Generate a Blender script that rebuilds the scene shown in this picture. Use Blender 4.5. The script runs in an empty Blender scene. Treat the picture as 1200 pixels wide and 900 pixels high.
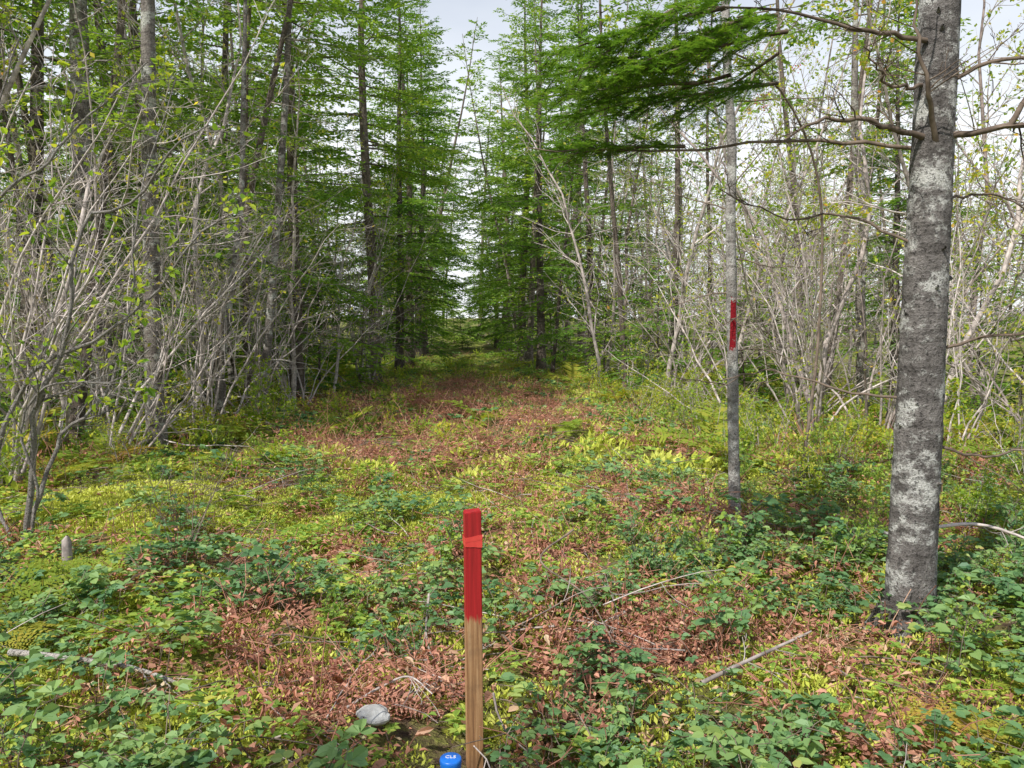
import bpy, math, random, time
import numpy as np
from mathutils import Vector, noise
import bmesh
rng=np.random.default_rng(11); random.seed(11)
scene=bpy.context.scene
R=rng.random; RN=rng.normal
def U(a,b,n=None): return rng.uniform(a,b,n)
def unit(a):
    a=np.asarray(a,float); return a/(np.sqrt((a*a).sum(-1,keepdims=True))+1e-9)
ZUP=np.array([0,0,1.])

# ------------------------------------------------------------------ mesh builder
class MB:
    def __init__(s): s.v=[];s.lo=[];s.ls=[];s.mi=[];s.sm=[];s.t=[];s.n=0;s.nl=0
    def add(s,v,f,mat=0,tint=None,smooth=False):
        v=np.asarray(v,float); f=np.asarray(f,int); k=f.shape[1]
        s.v.append(v); s.lo.append((f+s.n).ravel()); s.ls.append(s.nl+np.arange(len(f))*k)
        s.mi.append(np.full(len(f),mat)); s.sm.append(np.full(len(f),smooth))
        s.t.append(np.full(len(v),0.5) if tint is None else (np.full(len(v),float(tint)) if np.isscalar(tint) else tint))
        s.n+=len(v); s.nl+=f.size
    def mesh(s,name,mats):
        me=bpy.data.meshes.new(name)
        v=np.concatenate(s.v); lo=np.concatenate(s.lo); ls=np.concatenate(s.ls)
        me.vertices.add(len(v)); me.vertices.foreach_set('co',v.ravel().astype(np.float32))
        me.loops.add(len(lo)); me.loops.foreach_set('vertex_index',lo.astype(np.int32))
        me.polygons.add(len(ls)); me.polygons.foreach_set('loop_start',ls.astype(np.int32))
        me.polygons.foreach_set('material_index',np.concatenate(s.mi).astype(np.int32))
        me.polygons.foreach_set('use_smooth',np.concatenate(s.sm))
        for m in mats: me.materials.append(m)
        me.update(calc_edges=True)
        a=me.attributes.new('tint','FLOAT','POINT'); a.data.foreach_set('value',np.concatenate(s.t).astype(np.float32))
        return me
def add_obj(name,me,loc=(0,0,0),rz=0,sc=1,parent=None,rot=None):
    o=bpy.data.objects.new(name,me); o.location=loc
    o.rotation_euler=rot if rot else (0,0,rz)
    o.scale=(sc,sc,sc) if np.isscalar(sc) else sc
    scene.collection.objects.link(o)
    if parent: o.parent=parent
    return o
def tube(mb,p,r,sides=5,mat=0,tint=.5,lump=0.):
    p=np.asarray(p,float); r=np.asarray(r,float); k=len(p)
    t=np.empty_like(p); t[1:-1]=p[2:]-p[:-2]; t[0]=p[1]-p[0]; t[-1]=p[-1]-p[-2]; t=unit(t)
    m=np.abs(t.mean(0)); ref=np.zeros(3); ref[np.argmin(m)]=1
    a=unit(np.cross(t,ref)); b=np.cross(t,a)
    th=np.arange(sides)/sides*2*np.pi
    rr=r[:,None]*np.ones(sides)
    if lump>0: rr=rr*(1+RN(0,lump,rr.shape))
    v=p[:,None,:]+rr[...,None]*(np.cos(th)[None,:,None]*a[:,None,:]+np.sin(th)[None,:,None]*b[:,None,:])
    i=np.arange(k-1)[:,None]*sides; j=np.arange(sides)[None,:]; j2=(j+1)%sides
    f=np.stack([i+j,i+j2,i+sides+j2,i+sides+j],-1).reshape(-1,4)
    mb.add(v.reshape(-1,3),f,mat,tint,True)
def interp(pts,t):
    x=min(max(t,0),1)*(len(pts)-1); i=min(int(x),len(pts)-2); return pts[i]+(pts[i+1]-pts[i])*(x-i), unit(pts[i+1]-pts[i])
def interpv(pts,t):
    x=np.clip(t,0,1)*(len(pts)-1); i=np.minimum(x.astype(int),len(pts)-2); dd=pts[i+1]-pts[i]
    return pts[i]+dd*(x-i)[:,None], unit(dd)
def smoothline(ctrl,n):
    c=np.asarray(ctrl,float); m=len(c)
    P=np.vstack([2*c[0]-c[1],c,2*c[-1]-c[-2]]); out=[]
    for s in np.linspace(0,m-1-1e-6,n):
        i=int(s); u=s-i; a,b,d,e=P[i],P[i+1],P[i+2],P[i+3]
        out.append(.5*((2*b)+(-a+d)*u+(2*a-5*b+4*d-e)*u*u+(-a+3*b-3*d+e)*u**3))
    return np.array(out)
def diamonds(mb,pos,d,nr,L,W,mat,tint):
    pos=np.asarray(pos);d=unit(d);s=unit(np.cross(d,nr)); n=len(pos)
    L=np.broadcast_to(L,(n,))[:,None];W=np.broadcast_to(W,(n,))[:,None]
    v=np.stack([pos,pos+d*L*.45+s*W*.5,pos+d*L,pos+d*L*.45-s*W*.5],1).reshape(-1,3)
    f=np.arange(n)[:,None]*4+np.arange(4)
    mb.add(v,f,mat,np.repeat(np.broadcast_to(tint,(n,)),4))
def leaves(mb,pos,d,nr,L,W,mat,tint,droop=.15):
    pos=np.asarray(pos);n=len(pos)
    if n==0:return
    d=unit(d);s=unit(np.cross(d,nr));u=np.cross(s,d)
    L=np.broadcast_to(L,(n,))[:,None];W=np.broadcast_to(W,(n,))[:,None]
    c=U(-.1,.35,(n,1))
    l1=pos+d*L*.22+s*W*.42+u*W*c; l2=pos+d*L*.62+s*W*.42+u*(W*c-L*.05)
    r1=pos+d*L*.22-s*W*.42+u*W*c; r2=pos+d*L*.62-s*W*.42+u*(W*c-L*.05)
    t=pos+d*L-u*L*droop
    v=np.stack([pos,l1,l2,t,r2,r1],1).reshape(-1,3)
    q=np.array([[0,3,2,1],[0,5,4,3]]); base=np.arange(n)[:,None,None]*6
    mb.add(v,(base+q).reshape(-1,4),mat,np.repeat(np.broadcast_to(tint,(n,)),6))

# ------------------------------------------------------------------ materials
def newmat(name):
    m=bpy.data.materials.new(name); m.use_nodes=True; nt=m.node_tree; nt.nodes.clear()
    return m,nt,nt.nodes.new('ShaderNodeOutputMaterial')
def ramp(nt,stops,fac):
    r=nt.nodes.new('ShaderNodeValToRGB'); e=r.color_ramp.elements
    while len(e)<len(stops): e.new(.5)
    for i,(p,c) in enumerate(stops): e[i].position=p; e[i].color=(*c,1)
    nt.links.new(fac,r.inputs[0]); return r.outputs[0]
def math_(nt,op,a,b=None,c=None,clamp=False):
    n=nt.nodes.new('ShaderNodeMath'); n.operation=op; n.use_clamp=clamp
    for i,x in enumerate([a,b,c]):
        if x is None: continue
        if isinstance(x,(int,float)): n.inputs[i].default_value=x
        else: nt.links.new(x,n.inputs[i])
    return n.outputs[0]
def mix(nt,f,a,b,bt='MIX'):
    n=nt.nodes.new('ShaderNodeMix'); n.data_type='RGBA'; n.blend_type=bt
    for s,x in ((0,f),(6,a),(7,b)):
        if isinstance(x,(int,float)): n.inputs[s].default_value=x
        elif isinstance(x,tuple): n.inputs[s].default_value=(*x,1)
        else: nt.links.new(x,n.inputs[s])
    return n.outputs[2]
def noise_(nt,vec,scale,detail=3,rough=.55):
    n=nt.nodes.new('ShaderNodeTexNoise'); n.inputs['Scale'].default_value=scale
    n.inputs['Detail'].default_value=detail; n.inputs['Roughness'].default_value=rough
    if vec is not None: nt.links.new(vec,n.inputs['Vector'])
    return n.outputs[0]
def mapping(nt,vec,scale=(1,1,1)):
    m=nt.nodes.new('ShaderNodeMapping'); m.inputs['Scale'].default_value=scale; nt.links.new(vec,m.inputs[0]); return m.outputs[0]
def coord(nt,which='Object'):
    return nt.nodes.new('ShaderNodeTexCoord').outputs[which]
def bump(nt,h,st,dist):
    b=nt.nodes.new('ShaderNodeBump'); b.inputs['Strength'].default_value=st; b.inputs['Distance'].default_value=dist
    nt.links.new(h,b.inputs['Height']); return b.outputs[0]
def leafmat(name,stops,trans=.35,gloss=0,rnd=.35,K=1.5):
    m,nt,out=newmat(name); stops=[(p,tuple(min(.66,x*K*1.15) for x in c)) for p,c in stops]
    a=nt.nodes.new('ShaderNodeAttribute'); a.attribute_name='tint'
    b=nt.nodes.new('ShaderNodeAttribute'); b.attribute_name='rnd'
    oi=nt.nodes.new('ShaderNodeObjectInfo')
    r=math_(nt,'FRACT',math_(nt,'ADD',oi.outputs['Random'],b.outputs['Fac']))
    x=math_(nt,'MULTIPLY',a.outputs['Fac'],1-rnd)
    x=math_(nt,'MULTIPLY_ADD',r,rnd,x,clamp=True)
    c=ramp(nt,stops,x)
    p=nt.nodes.new('ShaderNodeBsdfDiffuse'); nt.links.new(c,p.inputs[0])
    t=nt.nodes.new('ShaderNodeBsdfTranslucent')
    nt.links.new(mix(nt,1.,c,(1.5,1.4,.6),'MULTIPLY'),t.inputs[0])
    ms=nt.nodes.new('ShaderNodeMixShader'); ms.inputs[0].default_value=trans
    nt.links.new(p.outputs[0],ms.inputs[1]); nt.links.new(t.outputs[0],ms.inputs[2]); o=ms.outputs[0]
    if gloss:
        g=nt.nodes.new('ShaderNodeBsdfGlossy'); g.inputs['Roughness'].default_value=.5; g.inputs[0].default_value=(.8,.9,1,1)
        m2=nt.nodes.new('ShaderNodeMixShader'); m2.inputs[0].default_value=gloss
        nt.links.new(o,m2.inputs[1]); nt.links.new(g.outputs[0],m2.inputs[2]); o=m2.outputs[0]
    nt.links.new(o,out.inputs[0])
    return m
def twigmat(name,dark,light):
    m,nt,out=newmat(name)
    a=nt.nodes.new('ShaderNodeAttribute'); a.attribute_name='tint'
    oi=nt.nodes.new('ShaderNodeObjectInfo')
    x=math_(nt,'MULTIPLY_ADD',oi.outputs['Random'],.4,math_(nt,'MULTIPLY',a.outputs['Fac'],.6))
    n=noise_(nt,coord(nt),9,3,.7)
    c=mix(nt,1.,ramp(nt,[(0,dark),(1,light)],x),ramp(nt,[(.35,(.5,.5,.5)),(.65,(1.3,1.3,1.3))],n),'MULTIPLY')
    d=nt.nodes.new('ShaderNodeBsdfDiffuse'); nt.links.new(c,d.inputs[0]); nt.links.new(d.outputs[0],out.inputs[0]); return m
def barkmat(name,dark,light,lichen,scale=8,lich=.55,red=None,rnd=True,patch=False):
    m,nt,out=newmat(name); co=coord(nt)
    n1=noise_(nt,mapping(nt,co,(scale,scale,scale*.35)),1,6,.7)
    n2=noise_(nt,mapping(nt,co,(5,5,7)),1,5,.7)
    n3=noise_(nt,co,55,4,.75)
    n4=noise_(nt,mapping(nt,co,(3,3,30)),1,4,.65)
    c=ramp(nt,[(.33,dark),(.5,tuple((a+b)/2 for a,b in zip(dark,light))),(.68,light)],n1)
    c=mix(nt,math_(nt,'MULTIPLY',ramp(nt,[(.5,(0,0,0)),(.6,(1,1,1))],n4),.6),c,dark)
    w3,w2=(.26,.82) if patch else (.45,.62)
    f=ramp(nt,[(lich,(0,0,0)),(lich+.07,(1,1,1))],math_(nt,'MULTIPLY_ADD',n3,w3,math_(nt,'MULTIPLY',n2,w2)))
    c=mix(nt,math_(nt,'MULTIPLY',f,.85),c,lichen)
    f2=ramp(nt,[(.54,(0,0,0)),(.62,(1,1,1))],n3)
    c=mix(nt,math_(nt,'MULTIPLY',f2,.85),c,tuple(x*.4 for x in dark))
    if rnd:
        oi=nt.nodes.new('ShaderNodeObjectInfo')
        c=mix(nt,1.,c,ramp(nt,[(0,(.6,.58,.56)),(1,(1.15,1.1,1.05))],oi.outputs['Random']),'MULTIPLY')
    if red:
        sp=nt.nodes.new('ShaderNodeSeparateXYZ'); nt.links.new(co,sp.inputs[0])
        z=math_(nt,'ADD',sp.outputs[2],math_(nt,'MULTIPLY_ADD',n3,.2,-.1))
        a=math_(nt,'GREATER_THAN',z,red[0]); b=math_(nt,'LESS_THAN',z,red[1])
        k=math_(nt,'MULTIPLY',a,b); k=math_(nt,'MULTIPLY',k,math_(nt,'GREATER_THAN',n2,.40))
        k=math_(nt,'MULTIPLY',k,math_(nt,'LESS_THAN',math_(nt,'ABSOLUTE',math_(nt,'ADD',sp.outputs[0],.06)),.022))
        c=mix(nt,k,c,(.30,.012,.02))
    p=nt.nodes.new('ShaderNodeBsdfPrincipled'); nt.links.new(c,p.inputs['Base Color']); p.inputs['Roughness'].default_value=.85
    p.inputs['Specular IOR Level'].default_value=.2
    h=math_(nt,'ADD',n1,math_(nt,'MULTIPLY',n3,.7))
    nt.links.new(bump(nt,h,1.,.045),p.inputs['Normal']); nt.links.new(p.outputs[0],out.inputs[0])
    return m
def plain(name,c1,c2,scale=20,rough=.7,bs=.3):
    m,nt,out=newmat(name); n=noise_(nt,coord(nt),scale,5,.65)
    p=nt.nodes.new('ShaderNodeBsdfPrincipled'); nt.links.new(ramp(nt,[(.3,c1),(.7,c2)],n),p.inputs['Base Color'])
    p.inputs['Roughness'].default_value=rough; nt.links.new(bump(nt,n,bs,.01),p.inputs['Normal']); nt.links.new(p.outputs[0],out.inputs[0]); return m

M_bark=barkmat('fir_bark',(.09,.08,.075),(.33,.30,.285),(.74,.73,.69),9,.545,rnd=False,patch=True)
M_bark2=barkmat('spruce_bark',(.09,.07,.06),(.32,.27,.23),(.42,.43,.37),9,.58)
M_bark_l=barkmat('spruce_bark_lichen',(.11,.09,.08),(.40,.355,.32),(.64,.64,.58),9,.55,rnd=False,patch=True)
M_bark_red=barkmat('blazed_bark',(.18,.16,.145),(.54,.50,.47),(.70,.69,.64),9,.53,red=(1.28,1.64),rnd=False)
M_alder=twigmat('alder_bark',(.25,.20,.18),(.70,.62,.58))
M_pale=barkmat('pale_bark',(.38,.35,.33),(.74,.70,.67),(.76,.76,.72),14,.56)
M_twig=twigmat('brown_twig',(.08,.055,.04),(.34,.27,.22))
M_needle=leafmat('fir_needles',[(0,(.04,.10,.022)),(.45,(.09,.17,.03)),(.8,(.18,.26,.045)),(1,(.29,.33,.055))],.4,K=1.5)
M_dleaf=leafmat('yellow_green_leaves',[(0,(.09,.17,.03)),(.4,(.18,.26,.035)),(.75,(.3,.32,.05)),(.93,(.42,.32,.06)),(1,(.42,.16,.05))],.5,0,.3,1.5)
M_bramble=leafmat('bramble_leaves',[(0,(.04,.09,.045)),(.4,(.08,.15,.06)),(.72,(.14,.21,.07)),(.9,(.22,.26,.07)),(1,(.28,.10,.07))],.3,.02,K=1.6)
M_herb=leafmat('herb_leaves',[(0,(.08,.15,.035)),(.5,(.17,.25,.05)),(.85,(.30,.33,.075)),(1,(.42,.28,.08))],.4,0,K=1.6)
M_moss=leafmat('moss',[(0,(.16,.18,.03)),(.5,(.34,.37,.06)),(1,(.48,.46,.12))],.2)
M_fern=leafmat('fern_fronds',[(0,(.12,.2,.035)),(.4,(.22,.28,.045)),(.75,(.36,.31,.06)),(1,(.42,.22,.07))],.45,K=1.25)
M_dfern=leafmat('dead_fern',[(0,(.14,.065,.05)),(.4,(.27,.125,.09)),(.75,(.40,.21,.15)),(1,(.47,.36,.26))],.2,K=1.4)
M_litter=leafmat('leaf_litter',[(0,(.14,.08,.06)),(.5,(.28,.15,.10)),(.8,(.4,.26,.18)),(1,(.5,.44,.2))],.15,K=1.4)
M_berry=plain('red_berries',(.45,.02,.015),(.6,.05,.03),30,.35,.05)

# ------------------------------------------------------------------ terrain
def H(x,y):
    x=np.asarray(x,float);y=np.asarray(y,float)
    h=.06*np.sin(1.3*x+.5)*np.cos(1.1*y)+.045*np.sin(2.9*x+1.7*y)+.028*np.sin(5.1*x-3.3*y+1)+.014*np.sin(9*x+2)*np.sin(8.3*y)
    h=h*np.clip((y-1)/3,.35,1)
    return h+.10*np.exp(-((x+2.6)**2/1.2+(y-5.9)**2/.9))+.045*np.clip(y-46,0,70)
def axis(a,b,f0,f1,df):
    out=list(np.arange(f0,f1,df)); x=f1;s=df
    while x<b: out.append(x); s*=1.18; x+=s
    out.append(b); x=f0;s=df
    while x>a: s*=1.18; x-=s; out.append(x)
    return np.array(sorted(out))
gx=axis(-400,400,-7,7,.1); gy=axis(-300,500,0,14,.1)
X,Y=np.meshgrid(gx,gy); Z=H(X,Y)
gr=MB(); nx=len(gx); ny=len(gy)
i,j=np.meshgrid(np.arange(nx-1),np.arange(ny-1)); b=(j*nx+i).ravel()
gr.add(np.stack([X,Y,Z],-1).reshape(-1,3),np.stack([b,b+1,b+nx+1,b+nx],-1),0,.5,True)
m,nt,out=newmat('forest_floor'); co=coord(nt)
n1=noise_(nt,co,1.1,4,.6); n2=noise_(nt,co,14,6,.7); n3=noise_(nt,co,60,4,.7)
c=ramp(nt,[(.3,(.06,.042,.03)),(.5,(.16,.105,.075)),(.7,(.30,.20,.15))],n2)
g=ramp(nt,[(.3,(.09,.12,.02)),(.7,(.38,.42,.08))],n3)
c=mix(nt,ramp(nt,[(.42,(0,0,0)),(.54,(1,1,1))],math_(nt,'MULTIPLY_ADD',n2,.4,math_(nt,'MULTIPLY',n1,.6))),c,g)
p=nt.nodes.new('ShaderNodeBsdfPrincipled'); nt.links.new(c,p.inputs['Base Color']); p.inputs['Roughness'].default_value=.95; p.inputs['Specular IOR Level'].default_value=.1
nt.links.new(bump(nt,math_(nt,'ADD',n2,math_(nt,'MULTIPLY',n3,.5)),1.,.05),p.inputs['Normal']); nt.links.new(p.outputs[0],out.inputs[0])
add_obj('ground',gr.mesh('ground',[m]))

# ------------------------------------------------------------------ instancing
def scatter(name,meshes,pts,rots,scl,idx,realize=True):
    coll=bpy.data.collections.new(name+'_kinds')
    for k,me in enumerate(meshes):
        coll.objects.link(bpy.data.objects.new('%s_kind_%02d'%(name,k),me))
    me=bpy.data.meshes.new(name); me.vertices.add(len(pts)); me.vertices.foreach_set('co',np.asarray(pts,np.float32).ravel())
    for nm,ty,f,arr in (('rot','FLOAT_VECTOR','vector',rots),('scl','FLOAT','value',scl),('rnd','FLOAT','value',R(len(pts)))):
        a=me.attributes.new(nm,ty,'POINT'); a.data.foreach_set(f,np.asarray(arr,np.float32).ravel())
    a=me.attributes.new('idx','INT','POINT'); a.data.foreach_set('value',np.asarray(idx,np.int32))
    o=add_obj(name,me)
    ng=bpy.data.node_groups.new(name,'GeometryNodeTree')
    ng.interface.new_socket('Geometry',in_out='INPUT',socket_type='NodeSocketGeometry')
    ng.interface.new_socket('Geometry',in_out='OUTPUT',socket_type='NodeSocketGeometry')
    N=ng.nodes; gi=N.new('NodeGroupInput'); go=N.new('NodeGroupOutput')
    ci=N.new('GeometryNodeCollectionInfo'); ci.inputs['Collection'].default_value=coll
    ci.inputs['Separate Children'].default_value=True; ci.inputs['Reset Children'].default_value=True
    ip=N.new('GeometryNodeInstanceOnPoints'); ip.inputs['Pick Instance'].default_value=True
    def na(t,nm):
        n=N.new('GeometryNodeInputNamedAttribute'); n.data_type=t; n.inputs[0].default_value=nm; return n.outputs[0]
    L=ng.links.new
    L(gi.outputs[0],ip.inputs['Points']); L(ci.outputs[0],ip.inputs['Instance'])
    L(na('INT','idx'),ip.inputs['Instance Index']); L(na('FLOAT_VECTOR','rot'),ip.inputs['Rotation']); L(na('FLOAT','scl'),ip.inputs['Scale'])
    if realize:
        rl=N.new('GeometryNodeRealizeInstances'); L(ip.outputs[0],rl.inputs[0]); L(rl.outputs[0],go.inputs[0])
    else: L(ip.outputs[0],go.inputs[0])
    md=o.modifiers.new('scatter','NODES'); md.node_group=ng
    return o

# ------------------------------------------------------------------ tree generators
def poly(p,d,L,n,w,g):
    pts=np.empty((n+1,3)); pts[0]=p; d=unit(np.asarray(d,float)); nn=RN(0,w,(n,3)); nn[:,2]+=g
    for k in range(n):
        d=d+nn[k]; d=d/math.sqrt(d[0]*d[0]+d[1]*d[1]+d[2]*d[2]); pts[k+1]=pts[k]+d*(L/n)
    return pts
def perp(d):
    return unit(np.cross(d,RN(0,1,3)))
def branchy(mb,p,d,L,r,lv,cfg,LF):
    c=cfg[lv]; pts=poly(p,d,L,c['n'],c['w'],c['g'])
    tube(mb,pts,np.linspace(r,max(r*c.get('tp',.3),.0012),len(pts)),c['s'],c.get('m',0),R())
    sub(mb,pts,L,r,lv,cfg,LF)
def sub(mb,pts,L,r,lv,cfg,LF):
    c=cfg[lv]
    if c.get('leaf'):
        for _ in range(rng.poisson(c['leaf'])):
            q,dd=interp(pts,U(.2,1)); LF.append((q,unit(dd+RN(0,.6,3)+np.array([0,0,-.2]))))
    if lv+1<len(cfg):
        for _ in range(max(1,int(c['k']*U(.75,1.25)))):
            t=U(c.get('t0',.15),.98); q,dd=interp(pts,t); a=U(*c['a'])
            cd=dd*math.cos(a)+perp(dd)*math.sin(a)
            branchy(mb,q,unit(cd),L*c['l']*(1-.55*t)*U(.6,1.2),max(c.get('rmin',.0015),r*(1-.7*t)*c.get('r',.45)),lv+1,cfg,LF)
def putleaves(mb,LF,L,W,mat,fine=True):
    if not LF:return
    P=np.array([a for a,_ in LF]); D=np.array([b for _,b in LF]); n=len(P)
    nr=unit(RN(0,.6,(n,3))+np.array([0,0,1])); s=U(.6,1.2,n)
    (leaves if fine else diamonds)(mb,P,D,nr,L*s,W*s,mat,R(n))

def alder_tree(Ht,r,leaf,w=.06,t0=.12,k=30,far=False):
    mb=MB();LF=[]
    if far:
        cfg=[dict(n=10,w=w,g=.06,s=5,k=k,t0=t0,a=(.5,1.1),l=.28,r=.45,tp=.2,rmin=.006),
             dict(n=4,w=.18,g=.05,s=3,k=6,a=(.5,1.0),l=.5,r=.6,leaf=2*leaf,rmin=.004),
             dict(n=3,w=.22,g=.03,s=3,leaf=4*leaf)]
    else:
        cfg=[dict(n=12,w=w,g=.06,s=8,k=k,t0=t0,a=(.5,1.25),l=.28,r=.38,tp=.15),
             dict(n=6,w=.17,g=.05,s=4,k=7,a=(.5,1.1),l=.48,r=.5,leaf=.5*leaf,rmin=.0028),
             dict(n=4,w=.2,g=.03,s=3,k=3,a=(.5,1.0),l=.5,r=.6,leaf=2.*leaf,rmin=.002),
             dict(n=2,w=.2,g=0,s=3,leaf=2.5*leaf)]
    branchy(mb,(0,0,-.1),(RN(0,.08),RN(0,.08),1),Ht,r,0,cfg,LF)
    if far: putleaves(mb,LF,.085,.06,1,False)
    else: putleaves(mb,LF,.06,.042,1,False)
    return mb.mesh('alder_tree',[M_alder,M_dleaf])
def alder_shrub(n,Ht,r,leaf,spread=.5,bark=None):
    mb=MB();LF=[]
    cfg=[dict(n=9,w=.12,g=.02,s=5,k=8,t0=.2,a=(.4,.9),l=.45,r=.5,tp=.2),
         dict(n=5,w=.17,g=.03,s=3,k=5,a=(.4,1.1),l=.5,r=.55,leaf=.5*leaf,rmin=.0026),
         dict(n=3,w=.2,g=.02,s=3,k=2,a=(.5,1.0),l=.5,r=.6,leaf=1.*leaf,rmin=.0018),
         dict(n=2,w=.2,g=0,s=3,leaf=1.2*leaf)]
    for i in range(n):
        a=U(0,6.28); s=U(.1,spread)
        branchy(mb,(math.cos(a)*.15,math.sin(a)*.15,-.05),(math.cos(a)*s,math.sin(a)*s,1),Ht*U(.6,1.1),r*U(.6,1.1),0,cfg,LF)
    putleaves(mb,LF,.055,.036,1,False)
    return mb.mesh('alder_shrub',[bark or M_alder,M_dleaf])
def spray(mb,p,d,L,step=.055,tl=.09,tw=.022,sp=.10,droop=-.02,ndl=1,base=.1,fullness=1.,needles=False,thick=.25,bm_=0):
    pts=poly(p,d,L,6,.05,droop); r=.005+L*.007
    tube(mb,pts,np.linspace(r,.002,len(pts)),4,bm_,R())
    K=max(3,int(L*(1-base)/sp)); t=np.repeat(base+(1-base)*(np.arange(K)+.5)/K,2)+U(-.02,.02,2*K); t=np.clip(t,.01,.995)
    sg=np.tile([-1,1],K)[:,None]; keep=R(2*K)>.08; keep[0]=True; t=t[keep];sg=sg[keep]
    q,dd=interpv(pts,t); side=unit(np.cross(dd,ZUP))*sg; n=len(t)
    sl=(L*.42*(1-t)**.75+.08)*U(.55,1.15,n)*np.minimum(1,.4+t*2.2)*fullness
    sd=unit(dd*.75+side*U(.6,1.2,(n,1))+np.stack([0*t,0*t,U(-.45,.2,n)],1))
    diamonds(mb,q,sd,RN(0,1,(n,3)),sl,.007,bm_,R(n))
    m=max(2,int(sl.max()/step)); s=(np.arange(m)+.4)*step
    S,I=np.meshgrid(s,np.arange(n)); S=S.ravel()+U(-.01,.01,S.size);I=I.ravel(); k=S<sl[I]; S=S[k];I=I[k]
    qq=q[I]+sd[I]*S[:,None]; qq[:,2]-=.25*S*S
    s3=unit(np.cross(sd[I],ZUP)); P=[];D=[];LL=[]
    for s2 in (-1,1):
        N_=len(S); td=unit(sd[I]*.85+s3*s2*U(.5,1.,(N_,1))+np.stack([0*S,0*S,U(-thick-.1,thick,N_)],1))
        l=tl*U(.6,1.25,N_)*(1-.4*S/sl[I]); P.append(qq);D.append(td);LL.append(l)
    P.append(q+sd*(sl*.85)[:,None]-ZUP*(.2*sl*sl)[:,None]);D.append(sd);LL.append(np.full(n,tl*.9))
    P=np.concatenate(P);D=np.concatenate(D);LL=np.concatenate(LL);n=len(P); tv=R()
    if not needles:
        diamonds(mb,P,D,RN(0,.6,(n,3))+ZUP,LL,tw*U(.7,1.2,n),ndl,np.clip(tv*.45+.55*R(n),0,1))
    else:
        diamonds(mb,P,D,ZUP+0*P,LL,.002,bm_,.5)
        kk=int(tl/.0065); u=np.arange(kk)/kk
        Uu,J=np.meshgrid(u,np.arange(n)); Uu=Uu.ravel();J=J.ravel(); s5=unit(np.cross(D[J],ZUP)); tt=np.clip(tv*.4+.6*R(n),0,1)[J]
        for s4 in (-1,1):
            N_=len(J); nd=unit(D[J]*.5+s5*s4+np.stack([0*Uu,0*Uu,U(-.15,.5,N_)],1))
            diamonds(mb,P[J]+D[J]*(LL[J]*Uu)[:,None],nd,ZUP+0*nd,U(.013,.022,N_),.0058,ndl,tt)
def dead_branch(mb,p,d,L,r,mat=0,tw=8,g=-.01,k2=3):
    cfg=[dict(n=6,w=.12,g=g,s=4,k=tw,a=(.5,1.1),l=.45,r=.5,tp=.2),dict(n=4,w=.16,g=0,s=3,k=k2,a=(.5,1),l=.5,r=.6),dict(n=3,w=.16,g=0,s=3)]
    for c in cfg:c['m']=mat
    branchy(mb,p,d,L,r,0,cfg,[])
def conifer(Ht,r,live0,Lm,nb,dead=0,lean=0.02,far=False):
    mb=MB()
    pts=poly((0,0,-.1),(RN(0,lean),RN(0,lean),1),Ht,14,.02,.05)
    rr=np.linspace(r,.01,15); rr[0]*=1.4
    tube(mb,pts,rr,8 if not far else 6,0,.5,.03)
    kw=dict(step=.14,tl=.22,tw=.085,sp=.21,thick=.5) if far else dict(step=.085,tl=.15,tw=.048,sp=.135,thick=.4)
    for k in range(nb):
        z=live0+(1-live0)*(k+R())/nb*.99; q,_=interp(pts,z); a=U(0,6.283)
        f=(z-live0)/(1-live0)
        L=Lm*(1-f)**.6*U(.55,1.15)*(1 if f>.1 else .75)+.25
        spray(mb,q,(math.cos(a),math.sin(a),-.1+.55*f),L,droop=-.045+.05*f,**kw)
    for k in range(dead):
        z=U(.04,live0+.12); q,_=interp(pts,z); a=U(0,6.283)
        dead_branch(mb,q,(math.cos(a),math.sin(a),U(-.3,.3)),U(.4,1.5),U(.006,.011),2,6,-.01,2)
    return mb.mesh('conifer',[M_bark2,M_needle,M_alder])

V_con=[conifer(14,.15,.1,2.7,96,18),conifer(12,.13,.1,2.5,90,16),conifer(16,.17,.2,2.8,100,30)]
V_small=[conifer(3.2,.035,.04,1.1,50,0),conifer(2.2,.025,.04,.9,38,0)]
V_snag=[conifer(13,.09,.45,1.6,36,50,.10),conifer(12,.07,.5,1.5,32,52,.10)]
V_ald=[alder_tree(8.5,.05,1.3,.12),alder_tree(7.5,.04,1.7,.14),alder_tree(10,.06,.9,.10),alder_tree(8,.045,.4,.14)]
V_shr=[alder_shrub(9,3.6,.02,.8),alder_shrub(8,3.0,.018,1.5,.7),alder_shrub(10,4.8,.022,.3,.8)]
V_shr_l=[alder_shrub(7,1.7,.011,1.5,.6),alder_shrub(6,1.3,.009,2.2,.6)]
F_con=[conifer(15,.15,.04,2.9,54,6,.02,True),conifer(17,.16,.12,2.8,52,10,.02,True)]
F_sng=[conifer(15,.09,.4,1.9,24,22,.09,True)]
F_ald=[alder_tree(10,.06,1.3,.12,.1,24,True),alder_tree(11,.07,.9,.10,.1,24,True),alder_tree(8,.05,.3,.14,.08,28,True)]
F_sml=[conifer(3.6,.04,.03,1.3,30,0,.02,True)]
F_shr=[alder_shrub(6,3.2,.02,1.2,.7)]

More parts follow.
